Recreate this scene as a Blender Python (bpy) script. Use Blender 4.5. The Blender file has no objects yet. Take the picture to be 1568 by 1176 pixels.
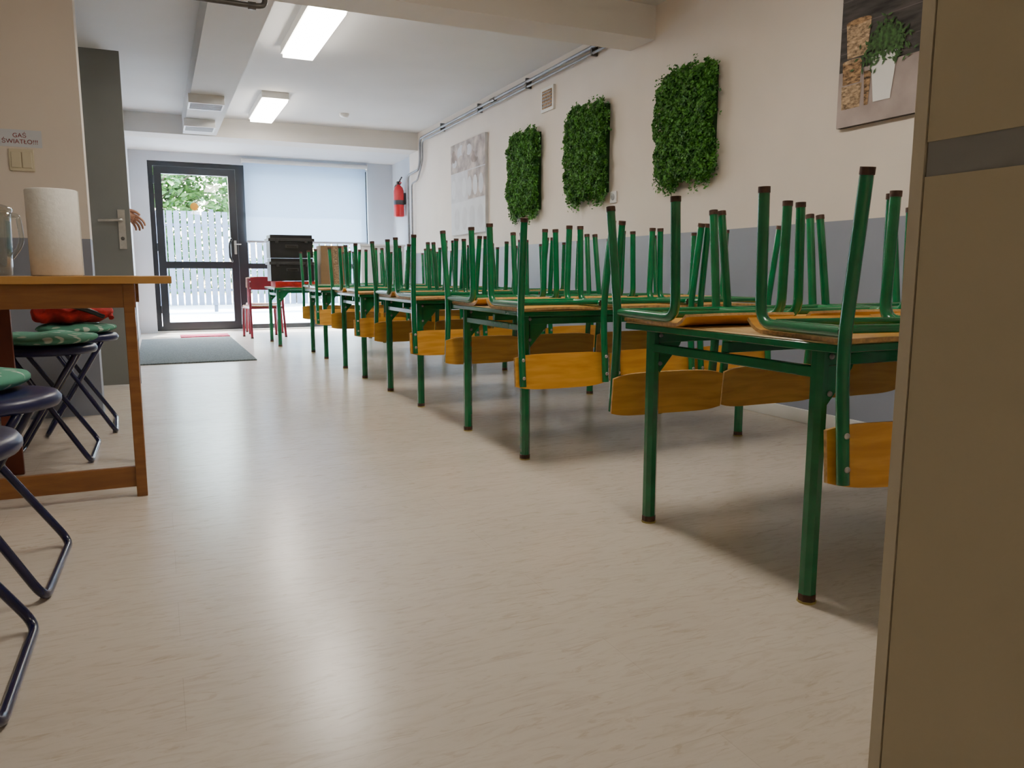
import bpy, math, random
import numpy as np
from mathutils import Vector, Matrix
random.seed(4); np.random.seed(4)
C=bpy.context.scene.collection
pi=math.pi

# ---------------------------------------------------------------- materials
def newmat(name):
    m=bpy.data.materials.new(name); m.use_nodes=True
    return m, m.node_tree.nodes, m.node_tree.links
def mat(name,col,rough=.5,metal=0,var=.06,scale=8,stretch=(1,1,1),bump=0,spec=.5,coat=0,emit=None,estr=0):
    m,N,L=newmat(name); b=N['Principled BSDF']
    b.inputs['Roughness'].default_value=rough; b.inputs['Metallic'].default_value=metal
    b.inputs['Specular IOR Level'].default_value=spec
    b.inputs['Coat Weight'].default_value=coat
    tc=N.new('ShaderNodeTexCoord'); mp=N.new('ShaderNodeMapping'); mp.inputs['Scale'].default_value=stretch
    L.new(tc.outputs['Object'],mp.inputs['Vector'])
    nz=N.new('ShaderNodeTexNoise'); nz.inputs['Scale'].default_value=scale; nz.inputs['Detail'].default_value=5
    L.new(mp.outputs[0],nz.inputs['Vector'])
    cr=N.new('ShaderNodeValToRGB')
    cr.color_ramp.elements[0].position=.3; cr.color_ramp.elements[1].position=.7
    cr.color_ramp.elements[0].color=[max(0,c*(1-var*2)) for c in col]+[1]
    cr.color_ramp.elements[1].color=[min(1,c*(1+var)) for c in col]+[1]
    L.new(nz.outputs['Fac'],cr.inputs[0]); L.new(cr.outputs[0],b.inputs['Base Color'])
    if bump:
        bp=N.new('ShaderNodeBump'); bp.inputs['Strength'].default_value=bump; bp.inputs['Distance'].default_value=.01
        L.new(nz.outputs['Fac'],bp.inputs['Height']); L.new(bp.outputs[0],b.inputs['Normal'])
    if emit:
        b.inputs['Emission Color'].default_value=(*emit,1); b.inputs['Emission Strength'].default_value=estr
    return m
def wood(name,c1,c2,rough=.35,stretch=(3,30,30),scale=1.5,coat=.2,lo=.72,hi=1.12):
    m,N,L=newmat(name); b=N['Principled BSDF']; b.inputs['Roughness'].default_value=rough; b.inputs['Coat Weight'].default_value=coat
    tc=N.new('ShaderNodeTexCoord'); mp=N.new('ShaderNodeMapping'); mp.inputs['Scale'].default_value=stretch
    L.new(tc.outputs['Object'],mp.inputs['Vector'])
    oi=N.new('ShaderNodeObjectInfo'); L.new(oi.outputs['Random'],mp.inputs['Location'])
    nz=N.new('ShaderNodeTexNoise'); nz.inputs['Scale'].default_value=scale; nz.inputs['Detail'].default_value=8; nz.inputs['Distortion'].default_value=.6
    L.new(mp.outputs[0],nz.inputs['Vector'])
    cr=N.new('ShaderNodeValToRGB'); cr.color_ramp.elements[0].position=.32; cr.color_ramp.elements[1].position=.68
    cr.color_ramp.elements[0].color=(*c1,1); cr.color_ramp.elements[1].color=(*c2,1)
    L.new(nz.outputs['Fac'],cr.inputs[0])
    hs=N.new('ShaderNodeHueSaturation'); mr=N.new('ShaderNodeMapRange'); mr.inputs[3].default_value=lo; mr.inputs[4].default_value=hi
    L.new(oi.outputs['Random'],mr.inputs[0]); L.new(mr.outputs[0],hs.inputs['Value'])
    L.new(cr.outputs[0],hs.inputs['Color']); L.new(hs.outputs[0],b.inputs['Base Color'])
    return m

def floor_mat():
    m,N,L=newmat('floor_vinyl_planks'); b=N['Principled BSDF']
    tc=N.new('ShaderNodeTexCoord')
    br=N.new('ShaderNodeTexBrick'); br.inputs['Scale'].default_value=1
    br.inputs['Brick Width'].default_value=1.3; br.inputs['Row Height'].default_value=.19
    br.inputs['Mortar Size'].default_value=.0007; br.inputs['Mortar Smooth'].default_value=.3; br.inputs['Bias'].default_value=0
    br.offset=.37; br.inputs['Color1'].default_value=(.655,.585,.505,1); br.inputs['Color2'].default_value=(.675,.605,.525,1); br.inputs['Mortar'].default_value=(.56,.495,.42,1)
    L.new(tc.outputs['Object'],br.inputs['Vector'])
    def streak(sc,scale,det,p0,p1,c0,dist=1.2):
        mp=N.new('ShaderNodeMapping'); mp.inputs['Scale'].default_value=sc; L.new(tc.outputs['Object'],mp.inputs['Vector'])
        nz=N.new('ShaderNodeTexNoise'); nz.inputs['Scale'].default_value=scale; nz.inputs['Detail'].default_value=det; nz.inputs['Roughness'].default_value=.6; nz.inputs['Distortion'].default_value=dist
        L.new(mp.outputs[0],nz.inputs['Vector'])
        cr=N.new('ShaderNodeValToRGB'); cr.color_ramp.elements[0].position=p0; cr.color_ramp.elements[1].position=p1
        cr.color_ramp.elements[0].color=(*c0,1); cr.color_ramp.elements[1].color=(1,1,1,1)
        L.new(nz.outputs['Fac'],cr.inputs[0]); return cr,nz
    cr,nz=streak((3.6,16,1),1.7,8,.28,.52,(.87,.845,.81),2.0)
    cr2,_=streak((.6,2.5,1),1.5,3,.3,.7,(.94,.935,.93),.3)
    cr3,_=streak((12,48,1),1.0,6,.35,.44,(.89,.86,.82),1.4)
    cur=br.outputs['Color']
    for c in (cr,cr2,cr3):
        mx=N.new('ShaderNodeMix'); mx.data_type='RGBA'; mx.blend_type='MULTIPLY'; mx.inputs[0].default_value=1
        L.new(cur,mx.inputs[6]); L.new(c.outputs[0],mx.inputs[7]); cur=mx.outputs[2]
    L.new(cur,b.inputs['Base Color'])
    b.inputs['Roughness'].default_value=.25
    bp=N.new('ShaderNodeBump'); bp.inputs['Strength'].default_value=.06; bp.inputs['Distance'].default_value=.002
    L.new(nz.outputs['Fac'],bp.inputs['Height']); L.new(bp.outputs[0],b.inputs['Normal'])
    return m

def glass_mat(name,tint=(.97,1,1),refl=.08):
    m,N,L=newmat(name); N.remove(N['Principled BSDF']); out=N['Material Output']
    t=N.new('ShaderNodeBsdfTransparent'); t.inputs[0].default_value=(*tint,1)
    g=N.new('ShaderNodeBsdfGlossy'); g.inputs['Roughness'].default_value=.02
    lw=N.new('ShaderNodeLayerWeight'); lw.inputs['Blend'].default_value=.25
    mr=N.new('ShaderNodeMapRange'); mr.inputs[3].default_value=refl*.4; mr.inputs[4].default_value=.7
    L.new(lw.outputs['Facing'],mr.inputs[0])
    mx=N.new('ShaderNodeMixShader'); L.new(mr.outputs[0],mx.inputs[0]); L.new(t.outputs[0],mx.inputs[1]); L.new(g.outputs[0],mx.inputs[2]); L.new(mx.outputs[0],out.inputs[0])
    return m
def translucent_mat(name,col,f=.6):
    m,N,L=newmat(name); N.remove(N['Principled BSDF']); out=N['Material Output']
    d=N.new('ShaderNodeBsdfDiffuse'); d.inputs[0].default_value=(*col,1)
    t=N.new('ShaderNodeBsdfTranslucent'); 
    tc=N.new('ShaderNodeTexCoord'); nz=N.new('ShaderNodeTexNoise'); nz.inputs['Scale'].default_value=400
    L.new(tc.outputs['Object'],nz.inputs['Vector'])
    cr=N.new('ShaderNodeValToRGB'); cr.color_ramp.elements[0].color=(*[c*.9 for c in col],1); cr.color_ramp.elements[1].color=(*col,1)
    L.new(nz.outputs['Fac'],cr.inputs[0]); L.new(cr.outputs[0],t.inputs[0])
    mx=N.new('ShaderNodeMixShader'); mx.inputs[0].default_value=f
    L.new(d.outputs[0],mx.inputs[1]); L.new(t.outputs[0],mx.inputs[2]); L.new(mx.outputs[0],out.inputs[0]); return m
def leaf_mat(name,c1,c2):
    m,N,L=newmat(name); b=N['Principled BSDF']; b.inputs['Roughness'].default_value=.5
    tc=N.new('ShaderNodeTexCoord'); nz=N.new('ShaderNodeTexNoise'); nz.inputs['Scale'].default_value=26; nz.inputs['Detail'].default_value=4
    L.new(tc.outputs['Object'],nz.inputs['Vector'])
    cr=N.new('ShaderNodeValToRGB'); cr.color_ramp.elements[0].position=.35; cr.color_ramp.elements[1].position=.65
    cr.color_ramp.elements[0].color=(*c1,1); cr.color_ramp.elements[1].color=(*c2,1)
    L.new(nz.outputs['Fac'],cr.inputs[0]); L.new(cr.outputs[0],b.inputs['Base Color']); return m

M={}
M['wall']=mat('wall_cream_paint',(.74,.665,.59),.7,var=.02,scale=3)
M['wallw']=mat('wall_white_paint',(.62,.65,.70),.7,var=.02,scale=3)
M['dado']=mat('dado_greyblue_paint',(.25,.27,.33),.45,var=.03,scale=3)
M['ceil']=mat('ceiling_paint',(.70,.70,.70),.8,var=.02,scale=2)
M['beam']=mat('beam_paint',(.70,.67,.63),.8,var=.02,scale=2)
M['floor']=floor_mat()
M['green']=mat('green_powder_coat',(.001,.165,.052),.24,var=.12,scale=12,coat=.4)
M['rust']=mat('rusty_foot',(.075,.035,.02),.6,var=.3,scale=60)
M['yel']=mat('yellow_foot_cap',(.45,.36,.10),.5)
M['ply']=wood('beech_plywood',(.62,.28,.035),(.78,.40,.06))
M['plyedge']=mat('plywood_edge',(.55,.33,.12),.5,var=.2,scale=80)
M['top']=wood('table_laminate',(.68,.47,.21),(.74,.54,.26),rough=.3,stretch=(2,20,20),lo=.9,hi=1.0)
M['dframe']=mat('dark_aluminium',(.006,.008,.012),.35,var=.05)
M['glass']=glass_mat('window_glass')
M['blind']=translucent_mat('roller_blind_fabric',(.60,.70,.80),.55)
M['white']=mat('white_plastic',(.8,.8,.78),.4,var=.02)
M['grey']=mat('grey_plastic',(.35,.36,.38),.5,var=.03)
M['steel']=mat('galvanised_pipe',(.25,.26,.28),.5,metal=.2,var=.1,scale=20)
M['steeld']=mat('dark_pipe',(.12,.115,.11),.45,metal=.4,var=.1,scale=20)
M['doorleaf']=mat('grey_door_paint',(.19,.20,.195),.5,var=.03,scale=3)
M['metal']=mat('brushed_metal',(.5,.5,.48),.3,metal=1,var=.05,scale=40)
M['navy']=mat('navy_plastic',(.012,.014,.075),.35,var=.1)
M['navyt']=mat('navy_tube',(.008,.008,.05),.25,var=.1,coat=.3)
M['black']=mat('black_plastic',(.008,.008,.010),.4,var=.1)
M['charcoal']=mat('charcoal_plastic',(.04,.04,.042),.4,var=.1)
M['red']=mat('red_paint',(.55,.012,.015),.3,var=.08)
M['redcloth']=mat('red_cloth',(.42,.015,.012),.85,var=.2,scale=30,bump=.4)
M['redchair']=mat('red_tube',(.20,.006,.018),.35,var=.1)
M['card']=mat('cardboard',(.28,.18,.09),.85,var=.08)
M['rug']=mat('crimson_rug',(.45,.03,.09),.95,var=.3,scale=60,bump=.5)
M['brown']=wood('orange_brown_wood',(.25,.095,.025),(.34,.14,.035),rough=.4,stretch=(4,30,30),lo=.9,hi=1.0)
M['desktop']=wood('desk_laminate',(.50,.25,.06),(.57,.30,.08),rough=.35,lo=.9,hi=1.0)
M['redbrown']=mat('redbrown_board',(.16,.035,.015),.5,var=.15)
M['cream']=mat('cream_cabinet',(.54,.47,.31),.55,var=.02,scale=2)
M['creamedge']=mat('cream_cabinet_edge',(.64,.57,.42),.5,var=.02,scale=2)
M['strip']=mat('grey_strip',(.28,.28,.26),.45,var=.03)
M['dark']=mat('dark_gap',(.02,.018,.015),.8)
M['paper']=mat('paper_towel',(.82,.80,.75),.9,var=.02,scale=60,bump=.15)
M['mat']=mat('entrance_mat',(.13,.155,.155),.95,var=.35,scale=120,bump=.6)
M['lampE']=mat('lamp_diffuser',(.9,.9,.85),.5,emit=(1,.92,.80),estr=39)
M['skin']=mat('skin',(.55,.28,.18),.5,var=.06,scale=15)
M['shirt']=mat('shirt_fabric',(.10,.11,.16),.9,var=.1,scale=40)
M['trous']=mat('trouser_fabric',(.03,.035,.06),.9,var=.1,scale=40)
M['hair']=mat('hair',(.06,.03,.015),.6,var=.3,scale=60)
M['shoe']=mat('shoe',(.02,.02,.02),.5)
M['leaf']=leaf_mat('boxwood_leaves',(.012,.09,.010),(.09,.31,.03))
M['leafback']=mat('green_backing',(.010,.05,.008),.9)
M['tree']=leaf_mat('tree_leaves',(.012,.055,.007),(.085,.20,.022))
M['bark']=mat('bark',(.12,.08,.05),.9,var=.3,scale=10)
M['fence']=mat('fence_grey',(.075,.09,.125),.6,var=.1)
M['concrete']=mat('concrete_paving',(.75,.74,.72),.8,var=.06,scale=2)
M['ivory']=mat('ivory_switch',(.66,.60,.44),.4,var=.02)
M['tan']=mat('tan_wicker',(.36,.22,.11),.8,var=.45,scale=45,stretch=(1,1,2.5))
M['tan2']=mat('light_wicker',(.46,.32,.19),.8,var=.4,scale=45,stretch=(1,1,2.5))
M['pdark']=mat('picture_dark',(.06,.052,.048),.7,var=.4,scale=6,stretch=(1,1,6))
M['plight']=mat('picture_light',(.40,.33,.31),.7,var=.15,scale=5)
M['pline']=mat('picture_line',(.12,.105,.10),.7,var=.15,scale=5)
M['pfloral']=mat('picture_floral',(.46,.39,.36),.7,var=.3,scale=9)
M['pfl2']=mat('picture_floral_dark',(.30,.23,.20),.7,var=.3,scale=9)
M['ppale']=mat('picture_pale',(.58,.58,.61),.7,var=.06,scale=7)
M['pp2']=mat('picture_paler',(.66,.67,.70),.7,var=.04,scale=7)
M['pgreen']=mat('picture_green',(.05,.13,.03),.7,var=.4,scale=60)
M['orange']=mat('orange_sticker',(.8,.35,.02),.5)
M['text']=mat('ink_red',(.25,.03,.03),.7)
M['jug']=glass_mat('clear_plastic',(.90,.93,.93),.3)

def cushion_mat():
    m,N,L=newmat('teal_leaf_cushion'); b=N['Principled BSDF']; b.inputs['Roughness'].default_value=.9
    tc=N.new('ShaderNodeTexCoord'); v=N.new('ShaderNodeTexVoronoi'); v.inputs['Scale'].default_value=14
    mp=N.new('ShaderNodeMapping'); mp.inputs['Scale'].default_value=(1,2.2,1); mp.inputs['Rotation'].default_value=(0,0,.6)
    L.new(tc.outputs['Object'],mp.inputs['Vector']); L.new(mp.outputs[0],v.inputs['Vector'])
    cr=N.new('ShaderNodeValToRGB'); cr.color_ramp.elements[0].position=.22; cr.color_ramp.elements[1].position=.28
    cr.color_ramp.elements[0].color=(.50,.60,.52,1); cr.color_ramp.elements[1].color=(.09,.30,.21,1)
    L.new(v.outputs['Distance'],cr.inputs[0]); L.new(cr.outputs[0],b.inputs['Base Color']); return m
M['cushion']=cushion_mat()

# ---------------------------------------------------------------- mesh builder
class MB:
    def __init__(s): s.v=[]; s.f=[]; s.m=[]; s.sm=[]; s.mats=[]
    def mi(s,k):
        if k not in s.mats: s.mats.append(k)
        return s.mats.index(k)
    def add(s,vs,fs,k,smooth=False):
        o=len(s.v); s.v+= [tuple(a) for a in vs]; i=s.mi(k)
        for f in fs: s.f.append([o+a for a in f]); s.m.append(i); s.sm.append(smooth)
    def box(s,a,b,k):
        x0,y0,z0=a; x1,y1,z1=b
        if x0>x1:x0,x1=x1,x0
        if y0>y1:y0,y1=y1,y0
        if z0>z1:z0,z1=z1,z0
        vs=[(x0,y0,z0),(x1,y0,z0),(x1,y1,z0),(x0,y1,z0),(x0,y0,z1),(x1,y0,z1),(x1,y1,z1),(x0,y1,z1)]
        s.add(vs,[(0,3,2,1),(4,5,6,7),(0,1,5,4),(1,2,6,5),(2,3,7,6),(3,0,4,7)],k)
    def tube(s,pts,r,k,seg=12,fillet=0,closed=False,r2=None,capk=None):
        P=[Vector(p) for p in pts]
        if fillet and len(P)>2:
            Q=[P[0]]
            for i in range(1,len(P)-1):
                a=(P[i-1]-P[i]); b=(P[i+1]-P[i]); f=min(fillet,a.length*.45,b.length*.45)
                p0=P[i]+a.normalized()*f; p1=P[i]+b.normalized()*f
                for t in np.linspace(0,1,6):
                    Q.append(p0*(1-t)**2+P[i]*2*t*(1-t)+p1*t*t)
            Q.append(P[-1]); P=Q
        n=len(P); vs=[]; 
        t=(P[1]-P[0]).normalized(); up=Vector((0,0,1)) if abs(t.z)<.9 else Vector((1,0,0))
        nrm=t.cross(up).normalized()
        for i in range(n):
            if i==0: t=(P[1]-P[0])
            elif i==n-1: t=(P[-1]-P[-2])
            else: t=(P[i+1]-P[i]).normalized()+(P[i]-P[i-1]).normalized()
            t.normalize(); nrm=(nrm-t*nrm.dot(t)).normalized(); bn=t.cross(nrm)
            rr=r if r2 is None else r+(r2-r)*i/(n-1)
            for j in range(seg):
                a=2*pi*(j+.5)/seg; vs.append(P[i]+nrm*math.cos(a)*rr+bn*math.sin(a)*rr)
        fs=[]
        for i in range(n-1):
            for j in range(seg):
                j2=(j+1)%seg; fs.append((i*seg+j,i*seg+j2,(i+1)*seg+j2,(i+1)*seg+j))
        s.add(vs,fs,k,seg>8)
        s.add(vs[:seg],[tuple(range(seg))[::-1]],capk or k); s.add(vs[-seg:],[tuple(range(seg))],capk or k)
    def lathe(s,prof,c,k,seg=32,axis='z'):
        vs=[];n=len(prof)
        for (r,z) in prof:
            for j in range(seg):
                a=2*pi*j/seg
                if axis=='z': vs.append((c[0]+r*math.cos(a),c[1]+r*math.sin(a),c[2]+z))
                elif axis=='y': vs.append((c[0]+r*math.cos(a),c[1]+z,c[2]+r*math.sin(a)))
                else: vs.append((c[0]+z,c[1]+r*math.cos(a),c[2]+r*math.sin(a)))
        fs=[(i*seg+j,i*seg+(j+1)%seg,(i+1)*seg+(j+1)%seg,(i+1)*seg+j) for i in range(n-1) for j in range(seg)]
        s.add(vs,fs,k,True)
    def sheet(s,fn,nu,nv,th,k,ke=None):
        A=[];B=[]
        for i in range(nu+1):
            for j in range(nv+1):
                p,n=fn(i/nu,j/nv); p=Vector(p); n=Vector(n).normalized()
                A.append(p); B.append(p-n*th)
        w=nv+1; fs=[(i*w+j,(i+1)*w+j,(i+1)*w+j+1,i*w+j+1) for i in range(nu) for j in range(nv)]
        s.add(A,fs,k,True); s.add(B,[f[::-1] for f in fs],k,True)
        ring=[i*w for i in range(nu)]+[nu*w+j for j in range(nv)]+[i*w+nv for i in range(nu,0,-1)]+[j for j in range(nv,0,-1)]
        vs=[A[i] for i in ring]+[B[i] for i in ring]; n=len(ring)
        s.add(vs,[(i,i+n,(i+1)%n+n,(i+1)%n) for i in range(n)],ke or k)
    def mesh(s,name):
        me=bpy.data.meshes.new(name); me.from_pydata(s.v,[],s.f)
        for k in s.mats: me.materials.append(M[k])
        me.polygons.foreach_set('material_index',s.m); me.polygons.foreach_set('use_smooth',s.sm); me.update(); return me
    def obj(s,name,loc=(0,0,0),rot=(0,0,0),bevel=0,parent=None):
        o=bpy.data.objects.new(name,s.mesh(name)); C.objects.link(o); o.location=loc; o.rotation_euler=rot
        if bevel:
            b=o.modifiers.new('bevel','BEVEL'); b.width=bevel; b.segments=2; b.limit_method='ANGLE'; b.angle_limit=1.2
        if parent: o.parent=parent
        return o

# ---------------------------------------------------------------- camera
cam=bpy.data.cameras.new('camera'); cam.lens=27.05; cam.sensor_width=36; cam.clip_start=.02
co=bpy.data.objects.new('camera',cam); C.objects.link(co); co.location=(0,0,.77)
co.rotation_euler=(math.radians(90-8.2),0,math.radians(-24.57)); bpy.context.scene.camera=co

# ---------------------------------------------------------------- room shell
XR=3.02; YB=11.0; CZ=2.47
b=MB(); b.box((-2.0,-2.6,-.1),(3.3,YB,0),'floor'); b.obj('floor')
b=MB(); b.box((-2.0,-2.6,CZ),(3.3,9.42,CZ+.12),'ceil'); b.box((-2.0,9.42,2.30),(3.3,YB,CZ+.12),'ceil'); b.obj('ceiling')
b=MB(); b.box((XR,-2.6,0),(3.3,9.75,1.021),'dado'); b.box((XR,-2.6,1.021),(3.3,9.75,CZ),'wall'); b.obj('wall_right')
b=MB(); b.box((3.15,9.75,0),(3.3,YB,2.3),'wallw'); b.obj('wall_alcove')
b=MB(); b.box((XR-.015,-2.5,0),(XR,9.5,.07),'white'); b.obj('baseboard_right',bevel=.003)
b=MB(); b.box((-2.15,-2.75,0),(3.3,-2.6,CZ),'wall'); b.obj('wall_rear')
b=MB(); b.box((-2.15,-2.6,0),(-2.0,4.7,1.02),'dado'); b.box((-2.15,-2.6,1.02),(-2.0,4.7,CZ),'wall'); b.obj('wall_left')
b=MB(); b.box((-2.15,4.72,0),(-.31,4.87,.95),'dado'); b.box((-2.15,4.72,.95),(-.31,4.87,CZ),'wall'); b.obj('wall_return')
b=MB(); b.box((-1.15,4.87,0),(-1.0,5.95,CZ),'wallw'); b.box((-1.15,6.85,0),(-1.0,7.0,CZ),'wallw'); b.box((-1.15,5.95,2.22),(-1.0,6.85,CZ),'wallw')
b.box((-1.75,5.7,0),(-1.6,7.1,CZ),'wallw'); b.box((-1.6,5.7,0),(-1.15,5.8,CZ),'wallw'); b.box((-1.6,7.0,0),(-1.15,7.1,CZ),'wallw'); b.obj('wall_passage')
b=MB(); b.box((-1.15,7.0,0),(-.24,YB,2.47),'wallw'); b.obj('wall_far_left')
b=MB(); b.box((-.24,7.0,0),(-.228,YB,.06),'grey'); b.obj('baseboard_far_left')
b=MB(); b.box((-2.0,4.38,2.265),(XR,4.67,CZ),'beam'); b.obj('trim_ceiling_beam')
b=MB(); b.box((-.24,9.39,2.265),(XR+.13,9.75,CZ),'beam'); b.obj('trim_far_ceiling_beam')
b=MB(); b.box((.35,4.67,2.275),(.69,9.39,CZ),'ceil'); b.obj('trim_ceiling_duct')
for y in (7.3,8.45):
    b=MB(); b.box((.33,y,2.20),(.62,y+.30,2.275),'white')
    for i in range(6): b.box((.345,y+.03+i*.042,2.196),(.605,y+.045+i*.042,2.20),'grey')
    b.obj('ventilation_grille',bevel=.004)
b=MB()
b.box((-1.15,YB,0),(-.03,YB+.25,2.5),'wallw'); b.box((-.03,YB,2.185),(2.78,YB+.25,2.5),'wallw'); b.box((2.78,YB,0),(3.3,YB+.25,2.5),'wallw'); b.box((-.03,YB-.0,-.1),(2.78,YB+.25,.02),'concrete')
b.obj('wall_back')
# ---------------------------------------------------------------- door
b=MB(); Y0=YB+.05;Y1=YB+.12
def frame(b,x0,x1,z0,z1,w,y0,y1,k):
    b.box((x0,y0,z0),(x0+w,y1,z1),k); b.box((x1-w,y0,z0),(x1,y1,z1),k)
    b.box((x0+w,y0,z0),(x1-w,y1,z0+w),k); b.box((x0+w,y0,z1-w),(x1-w,y1,z1),k)
frame(b,-.03,1.08,.02,2.185,.06,Y0,Y1,'dframe')
frame(b,.035,1.015,.04,2.12,.09,Y0-.02,Y1-.01,'dframe')
b.box((.12,Y0-.015,.83),(.93,Y1-.02,.92),'dframe')
b.box((.12,Y0+.02,.1),(.93,Y0+.03,2.05),'glass')
b.tube([(.93,Y0-.02,1.22),(.93,Y0-.075,1.22),(.90,Y0-.085,1.15),(.90,Y0-.085,.98),(.93,Y0-.075,.92),(.93,Y0-.02,.92)],.014,'dframe',fillet=.03)
b.box((.965,Y0-.03,1.02),(.995,Y0-.02,1.2),'metal'); b.tube([(.98,Y0-.02,1.15),(.98,Y0-.06,1.15),(1.05,Y0-.06,1.15)],.008,'metal')
for z in (.3,1.1,1.95): b.tube([(.03,Y0-.03,z-.05),(.03,Y0-.03,z+.05)],.013,'dframe')
b.lathe([(0,0),(.05,0),(.05,.002),(0,.002)],(.50,Y0+.012,1.63),'orange',axis='y')
b.obj('door_1')
b=MB(); frame(b,1.08,2.78,.02,2.185,.06,Y0,Y1,'dframe'); b.box((1.14,Y0,.83),(2.72,Y1,.90),'dframe')
b.box((1.95,Y0,.08),(2.01,Y1,.84),'dframe'); b.box((1.14,Y0+.03,.08),(2.72,Y0+.04,2.12),'glass'); b.obj('window_1')
b=MB()
b.sheet(lambda u,v:((1.12+u*1.62,YB-.055,1.195+v*1.02),(0,-1,0)),8,8,.002,'blind')
b.tube([(1.10,YB-.05,2.235),(2.76,YB-.05,2.235)],.028,'white',seg=16); b.box((1.12,YB-.065,1.175),(2.74,YB-.045,1.20),'grey')
b.tube([(2.77,YB-.05,2.22),(2.77,YB-.05,1.0)],.003,'white')
b.box((1.09,YB-.08,2.20),(1.10,YB,2.27),'white'); b.box((2.76,YB-.08,2.20),(2.77,YB,2.27),'white')
b.obj('roller_blind')
def lamp(y0,y1,x0=.95,x1=1.20):
    b=MB(); b.box((x0,y0,CZ-.06),(x1,y1,CZ-.0005),'white'); b.box((x0+.015,y0+.004,CZ-.085),(x1-.015,y1-.004,CZ-.0605),'lampE')
    b.obj('ceiling_light')
lamp(5.1,6.28); lamp(7.85,9.0,1.0,1.25); lamp(1.9,3.1); lamp(-1.3,-.1)
b=MB(); b.lathe([(0,-.035),(.035,-.035),(.05,-.02),(.055,0)],(1.94,8.6,CZ),'white'); b.obj('smoke_detector')
b=MB(); b.tube([(.05,4.52,2.265),(.05,4.52,2.20),(.12,4.54,2.19),(.55,4.56,2.19),(.62,4.57,2.2),(.62,4.57,2.265)],.015,'steeld',fillet=.03); b.tube([(.53,4.56,2.19),(.57,4.56,2.19)],.02,'steeld'); b.obj('heating_pipe')
b=MB(); xp=XR-.04
b.tube([(xp,4.67,2.40),(xp,9.18,2.375),(xp,9.2,2.1),(xp,9.26,2.02),(xp,9.7,2.0),(xp,9.7,.0)],.014,'steel',fillet=.06)
b.tube([(xp-.0,4.67,2.355),(xp,9.1,2.335),(xp,9.1,2.12),(xp,9.3,1.9),(xp,9.55,1.88),(xp,9.55,.0)],.010,'steel',fillet=.06)
for y in (5.1,6.2,7.3,8.4):
    b.box((xp-.012,y,2.335),(XR,y+.02,2.42),'steeld')
b.tube([(xp,6.9,2.385),(xp,7.0,2.385)],.02,'steeld'); b.obj('wall_pipe')
b=MB(); b.box((XR-.02,5.76,2.09),(XR,5.98,2.28),'white'); b.box((XR-.024,5.785,2.115),(XR-.0201,5.955,2.255),'tan')
for i in range(5): b.box((XR-.028,5.79,2.125+i*.027),(XR-.0202,5.95,2.133+i*.027),'grey')
b.obj('wall_vent')
b=MB(); b.box((XR-.012,4.80,1.27),(XR,4.88,1.35),'white'); b.lathe([(0,0),(.022,0),(.024,.003)],(XR-.015,4.84,1.31),'grey',axis='x'); b.obj('wall_socket',bevel=.003)

# ---------------------------------------------------------------- green wall panels
def leaves(points,normals,size,rng):
    n=len(points); 
    d=rng.normal(size=(n,3)); d/=np.linalg.norm(d,axis=1)[:,None]
    nn=normals+rng.normal(size=(n,3))*.7; nn/=np.linalg.norm(nn,axis=1)[:,None]
    t=d-nn*(d*nn).sum(1)[:,None]; t/=np.linalg.norm(t,axis=1)[:,None]; w=np.cross(nn,t)
    L=size*(.7+.6*rng.random(n))[:,None]
    v=np.stack([points-t*L*.5,points+w*L*.33+nn*L*.1,points+t*L*.5,points-w*L*.33+nn*L*.1],1).reshape(-1,3)
    return v
def green_panel(y0,y1,z0,z1,seed):
    rng=np.random.default_rng(seed); b=MB()
    b.box((XR-.035,y0+.04,z0+.04),(XR,y1-.04,z1-.04),'leafback')
    n=17000; yc,zc=(y0+y1)/2,(z0+z1)/2; hy,hz=(y1-y0)/2,(z1-z0)/2
    ph=rng.random(6)*6
    a=rng.uniform(-1.04,1.04,n); c=rng.uniform(-1.04,1.04,n)
    th=np.arctan2(c,a)
    lim=1+.025*np.sin(5*th+ph[0])+.025*np.sin(11*th+ph[1])+.02*np.sin(23*th+ph[2])
    rad=(np.abs(a)**5+np.abs(c)**5)**.2/lim
    keep=rad<1; a=a[keep];c=c[keep];rad=rad[keep]; n=len(a)
    y=yc+a*hy; z=zc+c*hz
    bulge=.065+.013*np.sin(y*23+ph[3])*np.sin(z*19+ph[4])+.010*np.sin(y*51)*np.sin(z*47)
    edge=np.clip((1-rad)*8,0,1)
    x=XR-.02-(bulge*(.4+.6*edge))*(.6+.4*rng.random(n))-.01
    P=[np.stack([x,y,z],1)]; Nn=[np.tile(np.array([[-1.,0,.35]]),(n,1))]
    e=.4
    for _ in range(100):
        t=rng.random()*2*pi; 
        if rng.random()<.4: t=-pi/2+rng.normal()*.5
        cc=np.array([XR-.04,yc+np.sign(np.cos(t))*abs(np.cos(t))**e*hy*.97,zc+np.sign(np.sin(t))*abs(np.sin(t))**e*hz*.97])
        d=np.array([-.2,np.cos(t),np.sin(t)-.35]); d/=np.linalg.norm(d); ln=.025+.045*rng.random()
        k=11; s=np.linspace(0,ln,k)[:,None]
        q_=cc+d*s+np.array([0,0,-1])*s**2*4+rng.normal(size=(k,3))*.006
        P.append(q_); Nn.append(np.tile([[-1.,0,.3]],(k,1)))
    P=np.concatenate(P); Nn=np.concatenate(Nn); P[:,0]=np.minimum(P[:,0],XR-.008)
    v=leaves(P,Nn,.019,rng); v[:,0]=np.minimum(v[:,0],XR-.002)
    b.add(v.tolist(),[(4*i,4*i+1,4*i+2,4*i+3) for i in range(len(P))],'leaf')
    b.obj('artificial_plant_wall_panel')
green_panel(5.97,6.56,1.27,1.99,1); green_panel(4.875,5.48,1.31,2.01,2); green_panel(3.694,4.27,1.32,2.0,3)

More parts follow.
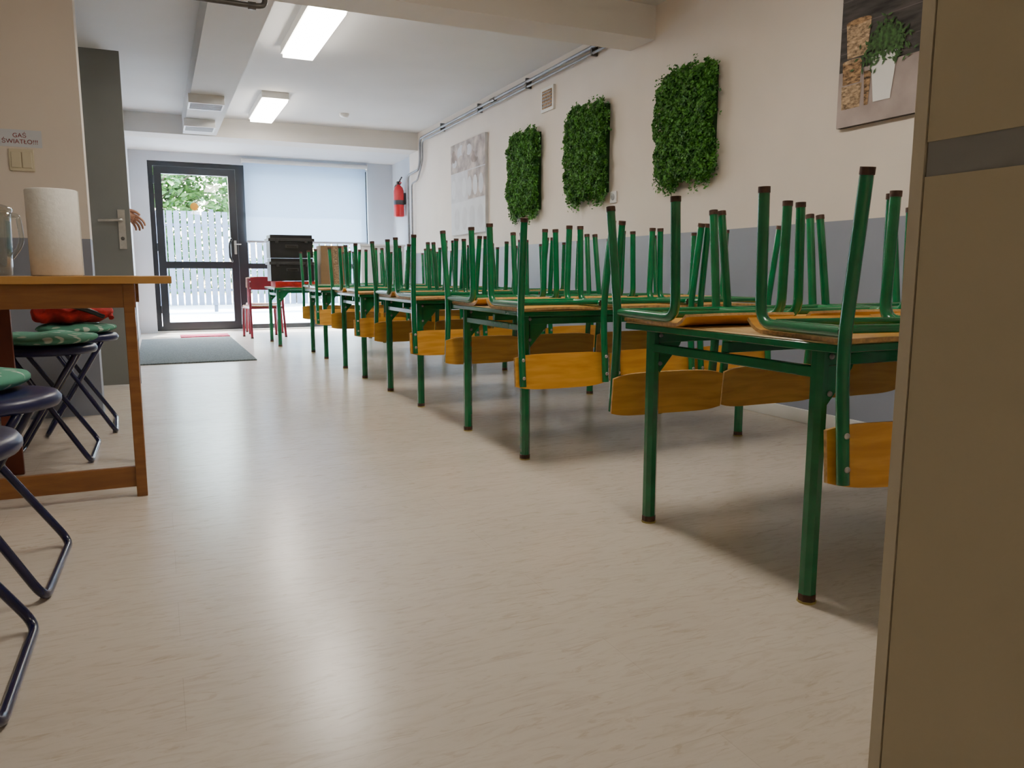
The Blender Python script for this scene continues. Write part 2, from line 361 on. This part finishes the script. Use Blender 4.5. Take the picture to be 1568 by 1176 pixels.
# ---------------------------------------------------------------- wall pictures
b=MB(); x=XR-.03
b.box((x,7.17,1.18),(XR,8.14,2.13),'ppale')
def q(b,y0,y1,z0,z1,k,d=.001): b.add([(x-d,y0,z0),(x-d,y1,z0),(x-d,y1,z1),(x-d,y0,z1)],[(0,3,2,1)],k)
for (y0,y1,z0,z1,k) in [(7.17,8.14,1.83,2.13,'pfloral'),(7.17,7.64,1.53,1.82,'pfloral'),(7.66,8.14,1.53,1.82,'ppale'),(7.17,8.14,1.18,1.52,'pp2')]: q(b,y0,y1,z0,z1,k)
rng=random.Random(3)
def ell(b,yc,zc,ry,rz,k,d,n=20):
    b.add([(x-d,yc+ry*math.cos(2*pi*i/n),zc+rz*math.sin(2*pi*i/n)) for i in range(n)],[tuple(range(n))],k)
for i in range(14):
    ell(b,7.27+rng.random()*.78,1.91+rng.random()*.14,.05+.05*rng.random(),.04+.03*rng.random(),rng.choice(['pfl2','pfl2','pfloral','ppale']),.0015+i*.0001)
for i in range(6): ell(b,7.28+i*.155,1.66,.06,.10,'pp2' if i%2 else 'ppale',.002)
for i in range(4): ell(b,7.3+i*.22,1.34,.08,.12,'ppale',.002)
b.obj('wall_picture')
b=MB()
b.box((x,1.85,1.45),(XR,2.82,2.40),'pdark')
q(b,1.85,2.82,1.45,1.70,'plight',.001)
def trap(b,y0,y1,z0,z1,t,k,d): b.add([(x-d,y0+t,z0),(x-d,y1-t,z0),(x-d,y1,z1),(x-d,y0,z1)],[(0,3,2,1)],k)
for zz in np.linspace(1.78,2.36,6): q(b,1.85,2.82,zz,zz+.004,'pline',.0012)
trap(b,2.65,2.79,1.755,1.91,.015,'tan2',.002); ell(b,2.72,1.91,.07,.014,'tan',.003)
trap(b,2.69,2.80,1.64,1.74,.006,'tan',.002); trap(b,2.685,2.80,1.53,1.635,.006,'tan2',.002); ell(b,2.745,1.74,.055,.01,'tan2',.003)
trap(b,2.635,2.675,1.53,1.68,.01,'tan',.003)
trap(b,2.50,2.64,1.535,1.735,.025,'white',.004); ell(b,2.57,1.735,.07,.012,'ppale',.005)
trap(b,2.13,2.38,1.52,1.72,.02,'tan2',.002); trap(b,1.92,2.06,1.52,1.8,.02,'white',.003)
for i in range(420):
    yy=2.565+rng.gauss(0,.055); zz=1.80+rng.gauss(0,.04)-abs(yy-2.565)*.3
    a=rng.random()*pi; l=.016;w=.005
    b.add([(x-.006-.00001*i,yy+math.cos(a)*l,zz+math.sin(a)*l),(x-.006-.00001*i,yy-math.sin(a)*w,zz+math.cos(a)*w),(x-.006-.00001*i,yy-math.cos(a)*l,zz-math.sin(a)*l),(x-.006-.00001*i,yy+math.sin(a)*w,zz-math.cos(a)*w)],[(0,1,2,3)],'pgreen')
b.obj('wall_picture')

# ---------------------------------------------------------------- fire extinguisher
b=MB(); c=(3.06,10.4,1.53)
b.lathe([(0,0),(.06,0),(.07,.012),(.07,.34),(.055,.39),(.025,.42),(.022,.44)],c,'red',24)
b.lathe([(.0705,.16),(.0705,.22)],c,'charcoal',24)
b.box((3.035,10.37,1.96),(3.085,10.43,2.0),'black'); b.tube([(3.06,10.36,2.0),(3.06,10.25,2.04)],.01,'black'); b.tube([(3.06,10.36,1.98),(3.06,10.27,1.97)],.008,'red')
b.tube([(3.06,10.43,1.98),(3.04,10.51,1.94),(3.05,10.50,1.75),(3.06,10.485,1.62)],.012,'black',fillet=.04,r2=.018)
b.box((3.12,10.36,1.7),(3.149,10.44,1.85),'black'); b.obj('fire_extinguisher')

# ---------------------------------------------------------------- chair
def chair_mesh(tubek='green',name='school_chair',seatk='ply'):
    b=MB(); r=.0138
    for s in (-1,1):
        b.tube([(s*.192,.045,0),(s*.185,.0,.33),(s*.185,.0,.42),(s*.185,.022,.645)],r,tubek,fillet=.05,capk='rust')
        b.tube([(s*.192,.0455,-.001),(s*.1916,.043,.014)],r+.001,'rust')
        b.tube([(s*.188,-.315,0),(s*.180,-.318,.328),(s*.180,-.012,.326)],r,tubek,fillet=.05,capk='rust')
        b.tube([(s*.1882,-.315,-.001),(s*.1878,-.3152,.014)],r+.001,'rust')
        for z in (.54,.61): b.lathe([(0,.002),(.006,.002),(.007,.0)],(s*.185,.012+(z-.54)*.1+.0138,z),'metal',10,'y')
    for y in (-.03,-.25): b.tube([(-.18,y,.322),(.18,y,.322)],.010,tubek)
    def seat(u,v):
        X=(u-.5)*.365; Y=-.375+v*.355
        t=max(0,(-.31-Y)/.065); z=.352-.030*t*t-.004*math.cos((u-.5)*pi)*(1 if t==0 else 1-t*.5)
        return (X*(1-.06*v),Y,z),(0,-.9*t,1)
    b.sheet(seat,12,18,.009,seatk,'plyedge')
    def back(u,v):
        s_=(u-.5)*2; X=s_*.205; cr=abs(v-.5)*2
        z=.52+v*.14; z-= (1 if v>.5 else -1)*.014*abs(s_)**5*cr
        yb=-.014+(z-.52)*.10+.016*(1-s_*s_)
        return (X,yb,z),(.18*s_,-1,.1)
    b.sheet(back,18,6,-.009,seatk,'plyedge')
    return b.mesh(name)
CH=chair_mesh()
def place_chair(me,name,loc,rot):
    o=bpy.data.objects.new(name,me); C.objects.link(o); o.location=loc; o.rotation_euler=rot; return o
# ---------------------------------------------------------------- table
TZ=.622
def table_mesh(L=1.22,W=.82):
    b=MB(); hx,hy=L/2,W/2; lx,ly=hx-.045,hy-.085
    b.box((-hx,-hy,TZ-.004),(hx,hy,TZ),'top'); b.box((-hx-.001,-hy-.001,TZ-.022),(hx+.001,hy+.001,TZ-.0041),'green')
    for sx in (-1,1):
        for sy in (-1,1):
            X,Y=sx*lx,sy*ly
            b.tube([(X,Y,.012),(X,Y,TZ-.022)],.0205,'green',seg=8)
            b.tube([(X,Y,.004),(X,Y,.022)],.0212,'rust',seg=8); b.tube([(X,Y,.0),(X,Y,.005)],.0225,'yel',seg=10)
            p=.002; ax=Vector((-sx,0,0)); n=Vector((0,-sx,0))*p
            a=Vector((X,Y,TZ-.026))
            A=[a,a+ax*.115,a+ax*.095+Vector((0,0,-.045)),a+ax*.02+Vector((0,0,-.13)),a+Vector((0,0,-.13))]
            vs=[v+n*3 for v in A]+[v-n*3 for v in A]
            b.add(vs,[(0,1,2,3,4),(9,8,7,6,5)]+[(i,i+5,(i+1)%5+5,(i+1)%5) for i in range(5)],'green')
            for zz in (.50,.585):
                b.lathe([(0,-.005),(.006,-.004),(.007,0)],(X-sx*.012,Y-.0205,zz),'steel',8,'y')
        b.box((sx*lx-.011,-ly,.535),(sx*lx+.011,ly,.560),'green')
    for sy in (-1,1): b.box((-lx,sy*ly-.012,.562),(lx,sy*ly+.012,.590),'green')
    b.box((-lx,-.012,.562),(lx,.012,.590),'green')
    return b.mesh('dining_table')
TM=table_mesh()
TX=1.31+.61
tables=[1.61,3.16,4.56,5.90,7.33]
for i,yc in enumerate(tables):
    o=bpy.data.objects.new('dining_table',TM); C.objects.link(o); o.location=(TX,yc,0)
    md=o.modifiers.new('bevel','BEVEL'); md.width=.002; md.segments=1; md.angle_limit=1.2
    for j,xx in enumerate((1.455,1.885,2.315)):
        for side in (0,1):
            jx=random.uniform(-.008,.008); jr=random.uniform(-.03,.03)
            if side: jx+=.03
            if i==0 and side==0: jr=(-.17,-.10,-.03)[j]; jx+=.02
            if i==0 and side==1: jr=(-.06,-.03,.02)[j]; jx+=.015
            y=yc-.41-.045-random.random()*.01 if side==0 else yc+.41+.032+random.random()*.01
            if i==0 and side==0: y-=.022
            place_chair(CH,'school_chair',(xx+jx,y,TZ+.3525),(pi,0,jr if side==0 else pi+jr))
o=bpy.data.objects.new('dining_table',TM); C.objects.link(o); o.location=(1.1+.61,8.72,0)
place_chair(CH,'school_chair',(2.13,8.72-.455,TZ+.3525),(pi,0,0))
b=MB()
b.sheet(lambda u,v:((1.12+u*.42,8.38+v*.36,TZ+.059+.003*math.sin(u*7)*math.cos(v*5)),(0,0,1)),10,8,.055,'redcloth'); b.obj('folded_red_blanket')
def crate(z):
    b=MB(); x0,x1,y0,y1=1.07,1.54,8.40,8.72
    b.box((x0+.015,y0+.015,z),(x1-.015,y1-.015,z+.175),'black'); b.box((x0,y0,z+.17),(x1,y1,z+.20),'charcoal')
    b.box((x0+.02,y0+.02,z+.20),(x1-.02,y1-.02,z+.236),'black')
    b.box((x0+.17,y0+.006,z+.10),(x1-.17,y0+.016,z+.135),'charcoal'); b.box((x0+.185,y0+.003,z+.108),(x1-.185,y0+.008,z+.127),'dark')
    for xx in (x0+.07,x1-.10): b.box((xx,y0-.004,z+.15),(xx+.03,y0+.016,z+.20),'charcoal')
    b.obj('storage_crate',bevel=.006)
crate(TZ+.066); crate(TZ+.066+.242)
b=MB(); b.box((1.60,8.42,TZ+.001),(1.90,8.70,TZ+.24),'card'); b.box((1.61,8.43,TZ+.2405),(1.89,8.69,TZ+.44),'card')
b.box((1.745,8.4185,TZ+.02),(1.79,8.4195,TZ+.24),'tan2'); b.box((1.735,8.4285,TZ+.25),(1.78,8.4295,TZ+.43),'tan2')
b.obj('cardboard_boxes')
CR=chair_mesh('redchair','red_chair','redchair')
place_chair(CR,'red_chair',(1.24,10.35,0),(0,0,pi)).scale=(1.05,1.05,1.1)
place_chair(CR,'red_chair',(1.18,9.65,0),(0,0,pi*1.05)).scale=(1.05,1.05,1.1)
b=MB(); b.box((2.45,10.1,.0),(3.02,10.5,.04),'grey'); b.box((2.44,10.09,.04),(3.03,10.5,1.12),'white'); b.box((2.43,10.07,1.1205),(3.04,10.51,1.145),'white')
for xx in (2.45,2.74): b.box((xx,10.075,.06),(xx+.28,10.0895,1.10),'white')
for xx in (2.70,2.77): b.tube([(xx,10.06,.6),(xx,10.06,.72)],.006,'metal'); 
b.obj('white_cupboard')

# ---------------------------------------------------------------- mats
b=MB(); b.box((-.20,7.15,0),(.77,9.85,.012),'mat'); b.obj('entrance_mat',bevel=.004)
b=MB(); b.box((.22,10.05,0),(.78,10.45,.010),'rug'); b.obj('crimson_doormat',bevel=.004)

# ---------------------------------------------------------------- cream cabinet
b=MB(); X0=.80; ye=.641; ys=.625
b.box((X0,ys,0),(1.25,ye,2.0),'creamedge')
b.box((X0+.02,-.7,.0),(1.25,ys-.001,2.0),'cream')
b.box((X0+.001,-.7,.9165),(X0+.0199,ys-.002,1.98),'cream'); b.box((X0+.001,-.7,.06),(X0+.0199,ys-.002,.878),'cream')
b.box((X0+.003,-.7,.878),(X0+.0199,ys-.002,.9165),'strip')
b.box((X0,-.716,0),(1.25,-.7005,2.0),'creamedge'); b.box((X0-.01,-.72,2.0005),(1.26,ye+.005,2.02),'creamedge')
b.obj('cream_storage_cabinet')

# ---------------------------------------------------------------- left work table
b=MB()
b.box((-1.45,2.87,.735),(.045,3.50,.760),'desktop'); 
b.box((-1.38,2.905,.655),(-.07,2.927,.735),'brown'); b.box((-1.38,3.44,.655),(-.07,3.462,.735),'brown')
for X in (-.107,-1.40):
    b.box((X,2.90,0),(X+.034,2.934,.735),'brown'); b.box((X-.012,3.435,0),(X+.022,3.469,.735),'brown'); b.box((X+.007,2.936,.655),(X+.022,3.435,.735),'brown')
b.box((-1.38,2.908,.035),(-.10,2.93,.105),'brown')
b.box((-.57,3.415,0),(-.51,3.437,.735),'redbrown')
b.obj('work_table',bevel=.002)
b=MB(); c=(-.305,3.04,.7605); R=.078;H=.285
b.lathe([(.025,0),(R-.004,0),(R,.004),(R,H-.004),(R-.004,H),(.025,H),(.022,H),(.022,.0)],c,'paper',40)
b.tube([(c[0]+R+.0005,c[1]-.01,c[2]+.003),(c[0]+R+.0005,c[1]-.01,c[2]+H-.003)],.0015,'white',seg=6)
b.obj('paper_towel_roll')
b=MB(); c=(-.515,3.10,.7605)
b.lathe([(0,.003),(.066,.003),(.070,.01),(.075,.10),(.078,.18),(.082,.215),(.084,.215),(.080,.18),(.078,.1),(.073,.006),(.068,.0),(0,.0)],c,'jug',36)
b.lathe([(.084,.212),(.087,.216),(.087,.226),(.06,.236),(.02,.238),(.018,.25),(0,.252)],c,'jug',36)
b.tube([(c[0]+.078,c[1]-.02,c[2]+.20),(c[0]+.105,c[1]-.03,c[2]+.20),(c[0]+.112,c[1]-.03,c[2]+.11),(c[0]+.076,c[1]-.02,c[2]+.06)],.008,'jug',fillet=.025)
b.obj('water_jug')

# ---------------------------------------------------------------- folding stools
def stool_mesh():
    b=MB(); r=.0105; z=.455
    b.lathe([(0,z+.022),(.15,z+.022),(.175,z+.018),(.183,z+.006),(.183,z-.004),(.176,z-.014),(.165,z-.010),(.16,z),(0,z)],(0,0,0),'navy',40)
    for s,hy in ((1,.215),(-1,.195)):
        b.tube([(-s*.11,-hy*.62,z-.008),(-s*.10,-hy*.70,z-.03),(s*.145,-hy,r),(s*.145,hy,r),(-s*.10,hy*.70,z-.03),(-s*.11,hy*.62,z-.008)],r,'navyt',fillet=.045)
        b.tube([(-s*.11,-hy*.64,z-.012),(-s*.11,hy*.64,z-.012)],.009,'navyt')
    return b.mesh('folding_stool')
SM=stool_mesh()
for (X,Y) in ((-.43,1.66),(-.422,2.24),(-.43,3.71),(-.375,4.33)):
    place_chair(SM,'folding_stool',(X,Y,0),(0,0,random.uniform(-.04,.04)))
def cushion(X,Y,z=.4775,t=.05,r=.185,nm='seat_cushion',k='cushion'):
    b=MB(); seg=40; prof=[(0,t)]+[(r*math.sin(a)**.5 if a>0 else 0,t*.5+t*.5*math.cos(a)) for a in np.linspace(.25,pi-.25,12)]+[(0,0)]
    b.lathe(prof,(0,0,0),k,seg)
    b.v=[(x*(1+.03*math.sin(5*math.atan2(y,x))),y*(1+.03*math.cos(4*math.atan2(y,x))),zz+.004*math.sin(x*40)*(zz>t*.5)) for x,y,zz in b.v]
    return b.obj(nm,loc=(X,Y,z))
cushion(-.375,4.33,r=.175); cushion(-.43,3.71); cushion(-.49,2.28,r=.178,t=.06)
b=MB()
def bag(u,v):
    a=2*pi*u; e=v*pi
    x_=.175*math.cos(a)*math.sin(e)**.7*(1+.12*math.sin(3*a+1)); y_=.14*math.sin(a)*math.sin(e)**.7*(1+.15*math.cos(2*a)); 
    z_=.048-.048*math.cos(pi-e)*(1) ; z_+=.012*math.sin(9*a)*math.sin(e)+.010*math.sin(x_*50+y_*30)*math.sin(e)
    return (x_,y_,max(.0,z_))
vs=[];nu,nv=48,18
for j in range(nv+1):
    for i in range(nu): vs.append(bag(i/nu,.02+.96*j/nv))
b.add(vs,[(j*nu+i,j*nu+(i+1)%nu,(j+1)*nu+(i+1)%nu,(j+1)*nu+i) for j in range(nv) for i in range(nu)]+[tuple(range(nu)),tuple(range(nv*nu,(nv+1)*nu))[::-1]],'redcloth',True)
b.tube([(-.12,-.10,.09),(-.02,-.15,.10),(.08,-.13,.07),(.15,-.05,.03)],.012,'black',fillet=.03)
b.tube([(.10,.08,.07),(.17,.02,.06),(.185,-.03,.02)],.012,'redcloth',fillet=.03)
b.obj('red_gym_bag',loc=(-.40,4.30,.532))

# ---------------------------------------------------------------- open interior door
b=MB(); x0,x1,y0,y1=-.97,-.14,5.87,5.91
b.box((x0,y0,.012),(x1,y1,2.205),'doorleaf')
b.box((x1-.075,y0-.008,.93),(x1-.03,y0,1.19),'metal')
b.tube([(x1-.052,y0-.005,1.12),(x1-.052,y0-.055,1.12),(x1-.19,y0-.055,1.115)],.010,'metal',fillet=.015)
b.lathe([(0,-.012),(.012,-.012),(.012,0)],(x1-.052,y0-.006,1.0),'steeld',16,'y')
b.box((x1-.075,y1,.93),(x1-.03,y1+.008,1.19),'metal'); b.tube([(x1-.052,y1+.005,1.12),(x1-.052,y1+.05,1.12),(x1-.17,y1+.05,1.115)],.010,'metal',fillet=.015)
for z in (.25,1.1,1.95): b.tube([(x0-.012,y1,z-.05),(x0-.012,y1,z+.05)],.011,'metal')
b.obj('door_2',bevel=.002)
b=MB(); b.box((-1.0,5.95,0),(-.985,6.0,2.27),'grey'); b.box((-1.0,6.80,0),(-.985,6.85,2.27),'grey'); b.box((-1.0,6.0,2.22),(-.985,6.80,2.27),'grey'); b.obj('trim_door_frame')
yw=4.72
b=MB(); b.box((-.645,yw-.012,1.285),(-.535,yw,1.395),'ivory'); b.box((-.635,yw-.018,1.30),(-.592,yw-.012,1.38),'ivory'); b.box((-.588,yw-.018,1.30),(-.545,yw-.012,1.38),'ivory'); b.obj('light_switch',bevel=.003)
b=MB(); b.box((-.69,yw-.0015,1.405),(-.495,yw,1.49),'wallw'); so=b.obj('paper_sign')
tx=bpy.data.curves.new('sign_text','FONT'); tx.body='GAŚ\nŚWIATŁO!!!'; tx.size=.030; tx.align_x='CENTER'; tx.extrude=.0002; tx.materials.append(M['text'])
to=bpy.data.objects.new('sign_text',tx); C.objects.link(to); to.parent=so; to.location=(-.592,yw-.0022,1.452); to.rotation_euler=(pi/2,0,0)

# ---------------------------------------------------------------- person behind the door
def skin_obj(name,verts,edges,radii,matfn,mats,sub=2,root=0,parent=None):
    me=bpy.data.meshes.new(name+'_t'); me.from_pydata(verts,edges,[]); o=bpy.data.objects.new(name+'_t',me); C.objects.link(o)
    md=o.modifiers.new('s','SKIN'); md.use_smooth_shade=True
    for i,r in enumerate(radii):
        sv=me.skin_vertices[0].data[i]; sv.radius=(r,r) if not isinstance(r,tuple) else r; sv.use_root=(i==root)
    s=o.modifiers.new('u','SUBSURF'); s.levels=sub; s.render_levels=sub
    dg=bpy.context.evaluated_depsgraph_get(); dg.update()
    m2=bpy.data.meshes.new_from_object(o.evaluated_get(dg)); m2.name=name
    bpy.data.objects.remove(o)
    o2=bpy.data.objects.new(name,m2); C.objects.link(o2)
    m2.materials.clear()
    for k in mats: m2.materials.append(M[k])
    for p in m2.polygons: p.material_index=matfn(p.center); p.use_smooth=True
    if parent: o2.parent=parent
    return o2
px,py=-.60,6.33
pe=bpy.data.objects.new('person',None); C.objects.link(pe)
V=[(px,py,.93),(px-.01,py,1.08),(px,py,1.25),(px-.01,py,1.38),(px,py,1.47),(px+.015,py,1.53),
   (px,py-.17,1.37),(px+.0,py-.21,1.10),(-.36,py-.20,1.13),(-.165,6.13,1.20),
   (px,py+.17,1.37),(px-.02,py+.21,1.10),(px+.05,py+.20,.86),
   (px,py-.09,.86),(px+.01,py-.09,.48),(px-.02,py-.09,.09),(px+.12,py-.10,.035),
   (px,py+.09,.86),(px+.01,py+.09,.48),(px-.02,py+.09,.09),(px+.12,py+.10,.035),
   (px+.04,py+.20,.76)]
E=[(0,1),(1,2),(2,3),(3,4),(4,5),(3,6),(6,7),(7,8),(8,9),(3,10),(10,11),(11,12),(0,13),(13,14),(14,15),(15,16),(0,17),(17,18),(18,19),(19,20),(12,21)]
R=[.13,.115,.13,.12,.055,.05,.06,.045,.038,.025,.06,.045,.027,.085,.058,.042,.035,.085,.058,.042,.035,.03]
def fn(c):
    if c.z<.07: return 3
    if c.z<.92: return 2 if c.y<py+.15 else 0
    if c.z>1.45: return 0
    if c.x>px+.14 and c.y<py-.12: return 0
    if c.y>py+.15 and c.z<1.0: return 0
    return 1
skin_obj('body',V,E,R,fn,['skin','shirt','trous','shoe'],parent=pe)
w=Vector((-.165,6.13,1.20)); d=Vector((.66,0,-.75)).normalized(); e=Vector((.62,-.45,.60)).normalized(); e=(e-d*e.dot(d)).normalized(); nn=d.cross(e)
V=[w-Vector((.03,0,-.002)),w,w+d*.035,w+d*.065]; E=[(0,1),(1,2),(2,3)]; R=[.024,.023,(.030,.020),(.028,.017)]
for k,(off,ln) in enumerate(((.033,.072),(.011,.08),(-.011,.075),(-.032,.058))):
    base=w+d*.07+e*off*.9; i0=len(V)
    dd=(d+e*off*5).normalized()
    p1=base+dd*.012; p2=p1+dd*ln*.42; d2=(dd+Vector((-.25,0,-.35))).normalized(); p3=p2+d2*ln*.32; d3=(dd+Vector((-.6,0,-.6))).normalized(); p4=p3+d3*ln*.26
    V+= [base,p2,p3,p4]; R+=[.0115,.009,.0082,.0068]; E+=[(2,i0),(i0,i0+1),(i0+1,i0+2),(i0+2,i0+3)]
i0=len(V); tb=w+d*.02+e*.03; V+=[tb,tb+d*.03+e*.018,tb+d*.058+e*.020]; R+=[.013,.0105,.008]; E+=[(1,i0),(i0,i0+1),(i0+1,i0+2)]
skin_obj('hand',V,E,R,lambda c:0,['skin'],parent=pe,root=1)
b=MB(); hc=Vector((px+.03,py,1.63)); nu,nv=32,24; vs=[]
for j in range(nv+1):
    ph=pi*j/nv
    for i in range(nu):
        a=2*pi*i/nu; X=math.cos(a)*math.sin(ph); Y=math.sin(a)*math.sin(ph); Z=math.cos(ph)
        f=1-.22*max(0,-Z)**1.5
        x_=.095*X*f; y_=.076*Y*f; z_=.118*Z
        if X>0:
            x_+=.022*math.exp(-(Y/.16)**2-((Z+.12)/.17)**2)
            x_+=.006*math.exp(-(Y/.35)**2-((Z+.48)/.08)**2)
            x_-=.010*(math.exp(-((Y-.38)/.18)**2-((Z-.06)/.12)**2)+math.exp(-((Y+.38)/.18)**2-((Z-.06)/.12)**2))
        vs.append(hc+Vector((x_,y_,z_)))
fs=[(j*nu+i,j*nu+(i+1)%nu,(j+1)*nu+(i+1)%nu,(j+1)*nu+i) for j in range(nv) for i in range(nu)]
b.add(vs,fs,'skin',True)
hv=[]; 
for j in range(nv+1):
    ph=pi*.72*j/nv
    for i in range(nu):
        a=2*pi*i/nu; X=math.cos(a)*math.sin(ph); Y=math.sin(a)*math.sin(ph); Z=math.cos(ph)
        k=1.10 if not (X>.45 and Z<.55) else .8
        hv.append(hc+Vector((.095*X*k-.006,.076*Y*k*1.04,.118*Z*1.08)))
b.add(hv,fs,'hair',True)
for s in (-1,1):
    ec=hc+Vector((.078,s*.029,.006)); b.lathe([(0,.011),(.006,.009),(.010,.004),(.011,0),(0,-.004)],ec,'white',14,'x'); b.lathe([(0,.0118),(.004,.0112)],ec,'black',12,'x')
    b.tube([hc+Vector((-.005,s*.074,.02)),hc+Vector((-.012,s*.088,.012)),hc+Vector((-.01,s*.086,-.012)),hc+Vector((.0,s*.075,-.03))],.007,'skin',fillet=.01)
b.tube([hc+Vector((.083,-.022,-.058)),hc+Vector((.090,0,-.060)),hc+Vector((.083,.022,-.058))],.0045,'redcloth',fillet=.01,seg=9)
b.obj('head',parent=pe)

# ---------------------------------------------------------------- outside
b=MB(); b.box((-12,YB+.25,-.12),(16,30,-.02),'concrete'); b.obj('paved_yard_ground')
b=MB()
for i in range(110):
    xx=-6+i*.13; b.box((xx,17,.12),(xx+.105,17.025,2.0),'fence')
for z in (.4,1.7): b.box((-6,17.0255,z),(8.3,17.06,z+.05),'fence')
for i in range(7): b.box((-6+i*2.35,17.0605,0-.02),(-5.93+i*2.35,17.13,2.05),'fence')
b.obj('slatted_fence')
def tree(X,Y,h,rad,seed):
    rng=np.random.default_rng(seed); b=MB()
    b.tube([(0,0,-.02),(.05,0,h*.3),(0,.1,h*.6),(.1,0,h*.9)],.12,'bark',r2=.04,fillet=.3)
    for i in range(10):
        a=rng.random()*2*pi; z=h*(.15+.6*rng.random()); b.tube([(0,0,z),(math.cos(a)*rad*.7,math.sin(a)*rad*.7,z+rad*.5)],.04,'bark',r2=.01,seg=6)
    n=8000; cl=rng.normal(size=(70,3))*np.array([rad*.5,rad*.3,h*.26])+np.array([0,0,h*.60])
    cl[:,1]=np.clip(cl[:,1],-1.6,1.6)
    P=cl[rng.integers(0,70,n)]+rng.normal(size=(n,3))*.28; P[:,2]=np.maximum(P[:,2],.3)
    v=leaves(P,np.tile([[0.,-.3,1.]],(n,1)),.19,rng); b.add(v.tolist(),[(4*i,4*i+1,4*i+2,4*i+3) for i in range(n)],'tree')
    b.obj('leafy_tree',loc=(X,Y,0))
tree(-.2,21,4.4,2.2,11); tree(3.4,21.5,4.8,2.4,12); tree(7.2,21,4.6,2.4,13)

# ---------------------------------------------------------------- light
sun=bpy.data.lights.new('sun','SUN'); sun.energy=50; sun.angle=.01; sun.color=(1,.96,.9)
so=bpy.data.objects.new('sun',sun); C.objects.link(so); so.rotation_euler=(math.radians(-24),math.radians(8),0)
w=bpy.data.worlds.new('world'); bpy.context.scene.world=w; w.use_nodes=True; N=w.node_tree.nodes; L=w.node_tree.links
sk=N.new('ShaderNodeTexSky'); sk.sky_type='NISHITA'; sk.sun_disc=False; sk.sun_elevation=math.radians(55); sk.sun_rotation=0; sk.air_density=1.5; sk.dust_density=2
L.new(sk.outputs[0],N['Background'].inputs[0]); N['Background'].inputs[1].default_value=7.0
